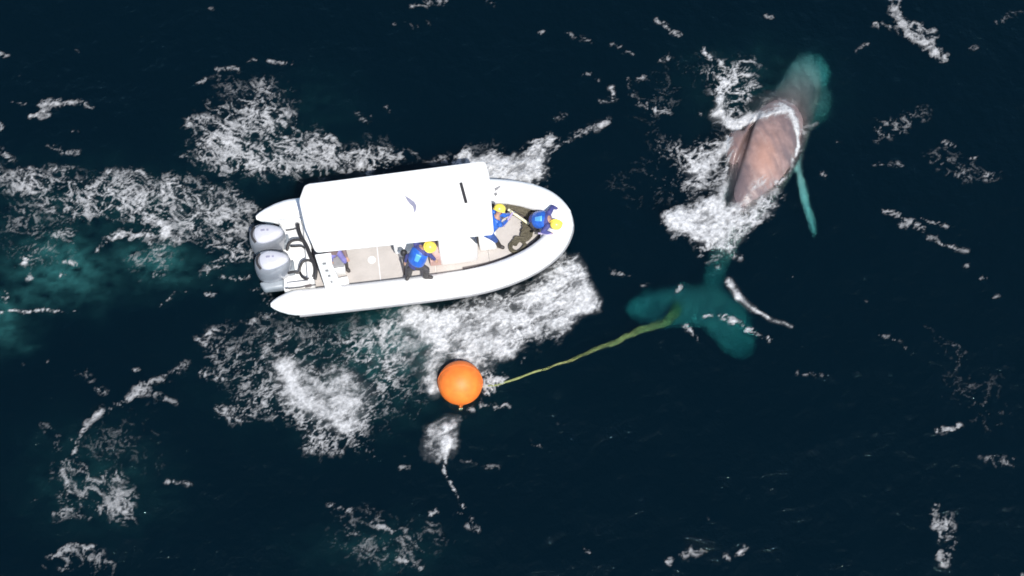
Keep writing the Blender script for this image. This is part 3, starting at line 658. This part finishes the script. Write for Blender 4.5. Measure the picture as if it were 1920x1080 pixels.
    if helmet:
        hb = MB(); rg = []
        fwd = face; sdv = sd_
        for hgt, k in ((-.03, 1.0), (.0, 1.03), (.05, 1.02), (.09, .90), (.12, .70), (.142, .42), (.15, .12)):
            rg.append([H_+up_*(hgt+.015)+fwd*.148*k*math.cos(t)+sdv*.130*k*math.sin(t) for t in np.linspace(0, 2*math.pi, 25)[:-1]])
        hb.loft(rg)
        he = part('helmet', hb, 'yellow', root)
        br = MB().tube([H_-up_*.012+fwd*.155*math.cos(t)+sdv*.136*math.sin(t) for t in np.linspace(0, 2*math.pi, 29)[:-1]], .012, 6, closed=True)
        part('helmet_rim', br, 'yellow', he)
        for s in (-1, 0, 1):
            part('helmet_vent', MB().tube([H_+up_*(.155-.02*abs(s))+sdv*.05*s+fwd*q for q in (-.05, .05)], .011, 6), 'strap', he)
        part('chin_strap', MB().tube([H_+sd_*.105+up_*.0, H_+sd_*.08-up_*.07+face*.04, H_-up_*.118+face*.06, H_-sd_*.08-up_*.07+face*.04, H_-sd_*.105+up_*.0], .009, 6), 'strap', root)
    else:
        hr = MB(); hr.ball(H_+up_*.03-face*.02, (.096, .10, .115)); link('hair', fused(hr, 'hair', .012), M['trou'], root)
    return root
FWD = Vector((math.cos(BA), math.sin(BA), 0)); LEFT = Vector((-FWD.y, FWD.x, 0)); Z = Vector((0, 0, 1))
T0 = .80
# standing on the near tube, bent towards the bow
person('person in bright blue vest and yellow helmet standing on the near side tube',
       at(778, 494, 1.50), at(788, 471, 1.86), at(806, 463, 2.12), FWD*.8-Z*.55+LEFT*-.1, LEFT*.75-FWD*.65,
       [(at(806, 478, 1.65), at(816, 487, 1.42)), (at(764, 480, 1.60), at(760, 491, 1.30))],
       [(at(800, 505, 1.22), at(799, 519, T0+.06), at(809, 520, T0+.05)), (at(768, 504, 1.20), at(767, 516, T0+.06), at(763, 523, T0+.04))],
       ('navy', 'trou'), 'blue')
D0 = .345
# in front of the console
person('person in blue with yellow helmet leaning out at the front edge of the canopy',
       at(914, 433, 1.15), at(928, 414, 1.50), at(936, 394, 1.75), FWD*.75-Z*.6, LEFT*.95-FWD*.3,
       [(at(946, 404, 1.35), at(955, 402, 1.10)), (at(940, 422, 1.25), at(951, 413, 1.05))],
       [(at(920, 438, .80), at(902, 448, D0+.07), at(908, 452, D0+.05)), (at(927, 448, .82), at(936, 461, D0+.07), at(943, 464, D0+.05))],
       ('blue', 'bluet'), None)
# kneeling at the bow
person('person in bright blue vest and yellow helmet leaning over the bow tube',
       at(1002, 413, .92), at(1023, 411, 1.16), at(1043, 419, 1.25), FWD*.95-Z*.25-LEFT*.25, LEFT*.95+FWD*.25,
       [(at(1036, 388, 1.18), at(1044, 391, 1.06)), (at(1018, 434, 1.12), at(1034, 438, 1.02))],
       [(at(1000, 402, .46), at(982, 400, .42), at(976, 400, .40)), (at(1001, 428, .46), at(984, 431, .42), at(978, 432, .40))],
       ('navy', 'trou'), 'blue')
# sitting under the stern end of the canopy
person('person in violet-blue clothes sitting under the stern end of the canopy, only legs showing',
       at(626, 470, .92), at(624, 452, 1.35), at(626, 444, 1.62), FWD*.8-LEFT*.5, LEFT*.8+FWD*.5,
       [(at(645, 470, 1.10), at(650, 482, .95)), (at(612, 478, 1.10), at(619, 491, .92))],
       [(at(645, 486, .90), at(649, 502, D0+.07), at(654, 508, D0+.05)), (at(617, 484, .92), at(627, 507, D0+.07), at(634, 512, D0+.05))],
       ('brown', 'lilac'), None, helmet=False)

# ---------------------------------------------------------------- gear on board
def gear_rope(name, label, pts, n, r, spread, m, cat='rope', z=None, seed=1):
    rs = random.Random(seed); c = at(*pts[0]); t = thing(name, label, cat, c)
    for k in range(n):
        q = [at(px_+rs.uniform(-spread, spread), py_+rs.uniform(-spread, spread)*.8, zz+rs.uniform(0, .05)) - c for px_, py_, zz in pts]
        part('strand', MB().tube(spline(q, len(q)*6), r, 6), m, t)
    return t
gear_rope('rope_pile', 'dark olive heap of rope lying along the inside of the bow', [(944, 388, .52), (958, 388, .5), (974, 392, .5), (990, 400, .48), (997, 415, .45), (993, 432, .42), (984, 446, .42), (970, 450, .42), (962, 456, .42)], 9, .034, 6, 'olive', seed=3)
gear_rope('rope_coil', 'small dark coil of rope on deck by the near side tube', [(962, 452, .40), (957, 462, .40), (962, 471, .40), (974, 469, .42), (984, 459, .42), (978, 450, .42), (966, 449, .42)], 4, .030, 2.2, 'olive', 'coil', seed=5)
gear_rope('net_heap', 'dark green tangle of netting beside the kneeling person at the bow', [(984, 420, .45), (990, 428, .5), (982, 436, .45), (991, 440, .45), (985, 446, .42), (994, 422, .5), (983, 428, .5)], 7, .024, 6, 'olive', 'netting', seed=8)
def rod(name, label, cat, a, b_, r, m, extra=None):
    a, b_ = at(*a), at(*b_); t = thing(name, label, cat, a)
    part('shaft', MB().tube([Vector((0, 0, 0)), b_-a], r, 8), m, t)
    if extra: extra(t, b_-a)
    return t
def knob(t, tip): part('head', MB().ball(tip, (.085, .085, .10), 16, 10), 'dark', t)
def hook(t, tip): part('hook', MB().tube([tip, tip+Vector((.05, .02, .02)), tip+Vector((.06, -.03, .02))], .012, 6), 'steel', t)
def grip(t, tip): part('grip', MB().tube([Vector((0, 0, 0)), tip*.2], .03, 8), 'dark', t)
rod('deck_pole', 'upright dark pole with round black head beside the standing person', 'pole', (758, 514, .36), (757, 474, 1.50), .028, 'trim', knob)
rod('boat_hook', 'violet pole held out by the person in front of the canopy', 'boat hook', (944, 424, 1.05), (961, 399, 1.08), .030, 'purple', hook)
rod('push_pole', 'pale cream pole lying across the dark ropes in the bow', 'pole', (953, 393, .62), (992, 420, .60), .034, 'cream', grip)
rod('bow_pole', 'thin grey-violet pole lying along the bow tube under the kneeling person', 'pole', (1002, 437, 1.06), (1037, 439, 1.05), .022, 'purple', grip)
c = at(818, 484, .36)
bag = thing('equipment_bag', 'pale pink equipment bag with dark handles next to the standing person', 'bag', c, BA)
bg = MB(); bg.ball((0, 0, .38), (.19, .24, .36), 16, 10); bg.box((0, 0, .14), (.34, .42, .28)); bg.cone((.1, .05, .62), (.16, .12, .74), .07, .05)
link('bag_body', fused(bg, 'bag', .02, 4), M['pinkbag'], bag)
for s in (-1, 1):
    part('handle', MB().tube(spline([(.10*s-.02, -.16, .62), (.12*s, -.08, .78), (.12*s, .10, .80), (.10*s, .2, .62)], 14), .016, 6), 'dark', bag)
part('clasp', MB().box((.10, .12, .74), (.10, .10, .06)), 'dark', bag, bevel=.015)

# ---------------------------------------------------------------- buoy and line
c = at(863, 718, .12)
buoy = thing('mooring_buoy', 'big round orange inflatable buoy floating in the foam', 'buoy', c)
part('float', MB().ball((0, 0, 0), .545, 48, 32), 'orange', buoy)
d = Vector((.02, -.92, -.36)).normalized()
part('neck', MB().tube([d*.52, d*.57, d*.60], [.09, .05, .04], 16), 'orange', buoy)
part('rope_eye', MB().tube([d*.64+Vector((math.cos(t)*.035, 0, math.sin(t)*.035)) for t in np.linspace(0, 2*math.pi, 15)[:-1]], .02, 8, closed=True), 'cream', buoy)
part('seam', MB().tube([Vector((.547*math.cos(t), .547*math.sin(t)*.5, .547*math.sin(t)*.866)) for t in np.linspace(0, 2*math.pi, 65)[:-1]], .006, 6, closed=True), 'orange', buoy)
part('valve', MB().tube([Vector((.04, -.30, .455)), Vector((.042, -.305, .465))], .022, 12), 'orange', buoy)

LP = [(893, 728, -.02), (945, 716.5, .03), (1010, 697, .02), (1060, 678, -.02), (1110, 659, -.12), (1160, 638, -.16), (1205, 620, -.22), (1240, 607, -.34), (1260, 593, -.55), (1270, 575, -.85)]
c = at(*LP[0]); line = thing('tow_line', 'yellow-green line running from the orange buoy to the whale tail', 'rope', c)
cen = spline([at(*p)-c for p in LP], 120)
cen = [p+Vector((math.sin(i*.31)*.012+math.sin(i*.13+1)*.02, math.sin(i*.23+2)*.022+math.sin(i*.57)*.010, math.sin(i*.37)*.015))*min(1, i/10) for i, p in enumerate(cen)]
rs = random.Random(4)
for k in range(9):
    ph = k*2*math.pi/9; q = []; rad = []
    for i, p in enumerate(cen):
        s_ = i/119; t = (cen[min(i+1, 119)]-cen[max(i-1, 0)]).normalized(); u = t.cross(Vector((0, 0, 1))).normalized(); w = u.cross(t)
        fan = .014+.125*max(0, (s_-.28)/.72)**1.2; a = ph+i*.30+.6*math.sin(i*.11+k)
        fan *= .75+.35*math.sin(i*.17+k*2.1)
        q.append(p+u*math.cos(a)*fan+w*math.sin(a)*fan*.6); rad.append(.013+.012*s_)
    part('strand', MB().tube(q, rad, 6), 'lime', line)

# ---------------------------------------------------------------- the whale
ST = [((1507, 114), -.72, .16, .10), ((1507, 127), -.67, .38, .18), ((1505, 149), -.61, .49, .28), ((1497, 174), -.56, .59, .38), ((1480, 207), -.60, .70, .54), ((1460, 241), -.50, .83, .70),
      ((1440, 280), -.43, .88, .75), ((1420, 322), -.44, .84, .72), ((1401, 362), -.48, .71, .62), ((1383, 402), -.55, .54, .50), ((1366, 440), -.58, .38, .38), ((1351, 480), -.95, .33, .28),
      ((1340, 512), -1.30, .28, .20), ((1333, 545), -1.30, .30, .13), ((1324, 580), -1.16, .22, .07)]
cs = [at(*p, z) for p, z, a, b_ in ST]
prm = spline([Vector((z, a, b_)) for p, z, a, b_ in ST], 80); cl = spline(cs, 80)
wb = MB(); rings = []
for i, p in enumerate(cl):
    t = (cl[min(i+1, 79)]-cl[max(i-1, 0)]).normalized(); u = t.cross(Vector((0, 0, 1))).normalized(); w = u.cross(t)
    a, b_ = prm[i].y, prm[i].z; rg = []
    for j in range(40):
        th = 2*math.pi*j/40; cx, sx = math.cos(th), math.sin(th)
        rid = 1+.05*math.exp(-((th-math.pi/2)/.22)**2)*min(1, max(0, (i-30)/15))        # dorsal ridge towards the tail
        rg.append(p+u*a*math.copysign(abs(cx)**.92, cx)+w*b_*sx*rid)
    rings.append(rg)
wb.loft(rings)
# lower jaw and throat
for (px_, py_), z, r in (((1519, 150), -1.02, (.48, .66, .30)), ((1512, 198), -1.05, (.66, .75, .45))): wb.ball(at(px_, py_, z), r, 20, 14)
# left flank bulge beyond the furrow
wb.ball(at(1385, 290, -.30), (.42, .72, .50), 20, 14)
# dorsal fin, low hump
df_ = at(1393, 385, -.05); wb.loft([[df_+Vector((.05, .22, -.12)), df_+Vector((.12, 0, -.12)), df_+Vector((.0, -.24, -.14)), df_+Vector((-.06, 0, -.12))], [df_+Vector((.0, -.10, .05)), df_+Vector((.03, -.12, .05)), df_+Vector((.0, -.17, .04)), df_+Vector((-.02, -.13, .05))]])
# tubercles on the snout
for i in range(16): wb.ball(at(1480+rs.uniform(0, 52), 122+rs.uniform(0, 60), 0)*1+Vector((0, 0, -.36-.06*rs.random())), .035, 8, 6)
def blade(st, thick, mb=wb, n=14):
    rg = []
    for (lx, ly, lz), (tx, ty, tz), th in st:
        a, b_ = at(lx, ly, lz), at(tx, ty, tz); mid_ = (a+b_)/2; h_ = (b_-a)/2
        rg.append([mid_+h_*math.cos(q)+Vector((0, 0, 1))*th*math.sin(q)*(1+.4*-math.cos(q)) for q in np.linspace(0, 2*math.pi, n+1)[:-1]])
    mb.loft(rg)
# tail flukes
blade([((1172, 582, -1.18), (1175, 589, -1.18), .015), ((1186, 569, -1.16), (1186, 602, -1.16), .03), ((1210, 556, -1.13), (1208, 614, -1.13), .05), ((1245, 545, -1.1), (1243, 619, -1.1), .07), ((1285, 540, -1.08), (1283, 616, -1.08), .09),
       ((1322, 541, -1.08), (1310, 614, -1.08), .11), ((1358, 549, -1.1), (1330, 634, -1.1), .09), ((1388, 570, -1.16), (1350, 656, -1.16), .07), ((1407, 602, -1.24), (1372, 672, -1.24), .05), ((1415, 634, -1.32), (1392, 679, -1.32), .03), ((1414, 660, -1.38), (1406, 674, -1.38), .015)], 0)
# long pectoral fin
blade([((1484, 250, -.58), (1490, 275, -.54), .10), ((1492, 262, -.48), (1500, 285, -.46), .09), ((1491, 300, -.44), (1502, 300, -.44), .055), ((1492, 330, -.43), (1504, 328, -.43), .045), ((1495, 352, -.46), (1509, 348, -.46), .045),
       ((1501, 380, -.53), (1515, 375, -.53), .04), ((1510, 410, -.61), (1523, 406, -.61), .035), ((1518, 435, -.69), (1530, 432, -.69), .03), ((1526, 449, -.73), (1530, 448, -.73), .015)], 0)
wme = fused(wb, 'humpback_whale', .03, 3)
nv = len(wme.vertices); co = np.zeros(nv*3); wme.vertices.foreach_get('co', co); co = co.reshape(-1, 3)
wx, wy = seen(co[:, 0], co[:, 1], co[:, 2])
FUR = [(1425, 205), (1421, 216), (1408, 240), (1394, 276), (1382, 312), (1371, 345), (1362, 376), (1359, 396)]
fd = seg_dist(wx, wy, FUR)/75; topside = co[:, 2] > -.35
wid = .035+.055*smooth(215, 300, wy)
crease_shade = np.where(topside, np.clip(1.5*np.exp(-(fd/wid)**2), 0, 1), 0)*smooth(205, 235, wy)  # carves the furrow and paints its shade into the skin colour
co[:, 2] -= crease_shade*.14
co[:, 2] += np.where(topside, .012*fbm(co[:, 0]/.35, co[:, 1]/.35, 77, 3), 0)
thin = (co[:, 2] < -.3) & ((wy > 530) | (wx > 1489) & (wy > 290))
co[:, 1] += np.where(thin, .035*fbm(co[:, 0]/.14, co[:, 1]/.14, 70, 3), 0); co[:, 0] += np.where(thin, .035*fbm(co[:, 0]/.14+7, co[:, 1]/.14, 71, 3), 0)
wme.vertices.foreach_set('co', co.reshape(-1)); wme.update()
fin = smooth(26, 12, seg_dist(wx, wy, [(1496, 262), (1497, 330), (1510, 385), (1528, 448)]))*(co[:, 2] < -.24)*smooth(255, 285, wy)
fluke = np.clip(1*.15*smooth(535, 560, wy)+.4*np.exp(-(seg_dist(wx, wy, [(1172, 584), (1205, 570)])/22)**2), 0, 1)
scr = np.clip(fbm((co[:, 0]*.9+co[:, 1]*.4)/.12+9, (co[:, 1]*.9-co[:, 0]*.4)/.75, 88, 5)*2.4-.5, 0, 1)*.38+np.clip(fbm(co[:, 0]/.07, co[:, 1]/.07, 89, 2)*3-1.5, 0, 1)*.5
blush = np.exp(-(((wx-1434)/26)**2+((wy-296)/46)**2))+.7*np.exp(-(seg_dist(wx, wy, [(1376, 265), (1372, 300)])/16)**2)
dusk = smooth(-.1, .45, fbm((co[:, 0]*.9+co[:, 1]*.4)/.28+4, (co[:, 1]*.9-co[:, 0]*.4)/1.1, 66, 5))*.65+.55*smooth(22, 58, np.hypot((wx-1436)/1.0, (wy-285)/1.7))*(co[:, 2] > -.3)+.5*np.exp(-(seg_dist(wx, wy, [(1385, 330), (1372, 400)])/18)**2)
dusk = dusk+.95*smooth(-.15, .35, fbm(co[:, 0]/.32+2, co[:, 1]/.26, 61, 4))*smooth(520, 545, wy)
for nm_, val in (('pale', np.clip(np.maximum(np.maximum(fin, fluke), scr)+.6*smooth(180, 150, wy), 0, 1)), ('crease_shade', crease_shade), ('blush', np.clip(blush, 0, 1)), ('dusk', np.clip(dusk, 0, 1))):
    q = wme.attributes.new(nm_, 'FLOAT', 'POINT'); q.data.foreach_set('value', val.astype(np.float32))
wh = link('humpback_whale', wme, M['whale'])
wh['label'] = 'humpback whale with pinkish-grey back above water, head and tail flukes under the surface'; wh['category'] = 'whale'

# ---------------------------------------------------------------- foam: bodies of froth lying on the water
FS = .027
fx, fy = np.arange(-15.4, 15.4, FS), np.arange(-8.5, 10.1, FS)
FX, FY = np.meshgrid(fx, fy)
FZ = waves(FX, FY)
# where the whale's back stands out of the water the froth runs over it
from mathutils.bvhtree import BVHTree
bvh = BVHTree.FromPolygons([tuple(c_) for c_ in co], [tuple(p_.vertices) for p_ in wme.polygons])
OVER = np.zeros_like(FX)
lo, hi = co.min(0), co.max(0)
for j in np.nonzero((fy > lo[1]) & (fy < hi[1]))[0]:
    for i in np.nonzero((fx > lo[0]) & (fx < hi[0]))[0]:
        h_ = bvh.ray_cast(Vector((fx[i], fy[j], 2)), Vector((0, 0, -1)))[0]
        if h_ is not None and h_.z > FZ[j, i]-.02: OVER[j, i] = h_.z+.012-FZ[j, i]
FZ = FZ+np.maximum(OVER, 0)
px, py = seen(FX, FY, np.where(OVER > 0, FZ, 0))
AL, _, DD, FAM = foam_field(px, py, FX, FY)
vis = (px > -90) & (px < 2010) & (py > -90) & (py < 1170)
AL = AL*vis
lump = fbm(FX/.30, FY/.30, 950, 4); lump2 = fbm(FX/.09, FY/.09, 960, 2)
hs = np.clip(FAM[S]*.9+FAM[H]*.55, 0, 1)
rel = .010+AL*(.018+.012*lump2)+AL*hs*(.04+.09*np.clip(lump+.25, 0, 1.2)+.02*lump2)
names = [W, S, H, C]
arg = np.argmax(np.stack([FAM[k] for k in names]), 0)
fm = bpy.data.materials.new('sea_foam'); fm.use_nodes = True
nt = fm.node_tree; N, L = nt.nodes, nt.links; b = N['Principled BSDF']
aa = N.new('ShaderNodeAttribute'); aa.attribute_name = 'foam'
geo = N.new('ShaderNodeNewGeometry'); n1 = N.new('ShaderNodeTexNoise'); n1.inputs['Scale'].default_value = 14; n1.inputs['Detail'].default_value = 6; n1.inputs['Roughness'].default_value = .7
L.new(geo.outputs['Position'], n1.inputs['Vector'])
mr = N.new('ShaderNodeMapRange'); mr.inputs[1].default_value = .25; mr.inputs[2].default_value = .75; mr.inputs[3].default_value = .55; mr.inputs[4].default_value = 1.35
L.new(n1.outputs['Fac'], mr.inputs[0])
mu = N.new('ShaderNodeMath'); mu.operation = 'MULTIPLY'; mu.use_clamp = True; L.new(aa.outputs['Fac'], mu.inputs[0]); L.new(mr.outputs[0], mu.inputs[1])
L.new(mu.outputs[0], b.inputs['Alpha'])
rp = N.new('ShaderNodeMapRange'); rp.inputs[3].default_value = .34; rp.inputs[4].default_value = .66; L.new(n1.outputs['Fac'], rp.inputs[0])
b.inputs['Base Color'].default_value = (.56, .57, .585, 1); b.inputs['Roughness'].default_value = .7
bp = N.new('ShaderNodeBump'); bp.inputs['Strength'].default_value = .8; bp.inputs['Distance'].default_value = .03; L.new(n1.outputs['Fac'], bp.inputs['Height']); L.new(bp.outputs[0], b.inputs['Normal'])
fny, fnx = FX.shape
qi = (np.arange(fny-1)[:, None]*fnx+np.arange(fnx-1)[None])
amax = np.maximum(np.maximum(AL[:-1, :-1], AL[1:, :-1]), np.maximum(AL[:-1, 1:], AL[1:, 1:]))
FZ2 = FZ+rel
for k, nm, lab in ((0, 'wake_foam', 'lacy white wake foam trailing behind and beside the boat'), (1, 'bow_splash', 'thick white splash thrown up around the bow and the orange buoy'),
                   (2, 'whale_wash', 'white wash breaking around the whale back and tail'), (3, 'whitecap_foam', 'scattered whitecaps and foam flecks on the dark sea')):
    q = qi[(amax > .012) & (arg[:-1, :-1] == k)]
    fq = np.stack([q, q+1, q+fnx+1, q+fnx], 1)
    use, inv = np.unique(fq, return_inverse=True); fq = inv.reshape(-1, 4)
    vv = np.stack([FX.reshape(-1)[use], FY.reshape(-1)[use], FZ2.reshape(-1)[use]], 1)
    me = bpy.data.meshes.new(nm)
    me.vertices.add(len(vv)); me.vertices.foreach_set('co', vv.reshape(-1))
    me.loops.add(fq.size); me.loops.foreach_set('vertex_index', fq.reshape(-1).astype(np.int32))
    me.polygons.add(len(fq)); me.polygons.foreach_set('loop_start', np.arange(0, fq.size, 4, dtype=np.int32))
    me.update(calc_edges=True)
    a = me.attributes.new('foam', 'FLOAT', 'POINT'); a.data.foreach_set('value', AL.reshape(-1)[use].astype(np.float32))
    o = link(nm, me, fm, None, True); o['kind'] = 'stuff'; o['label'] = lab
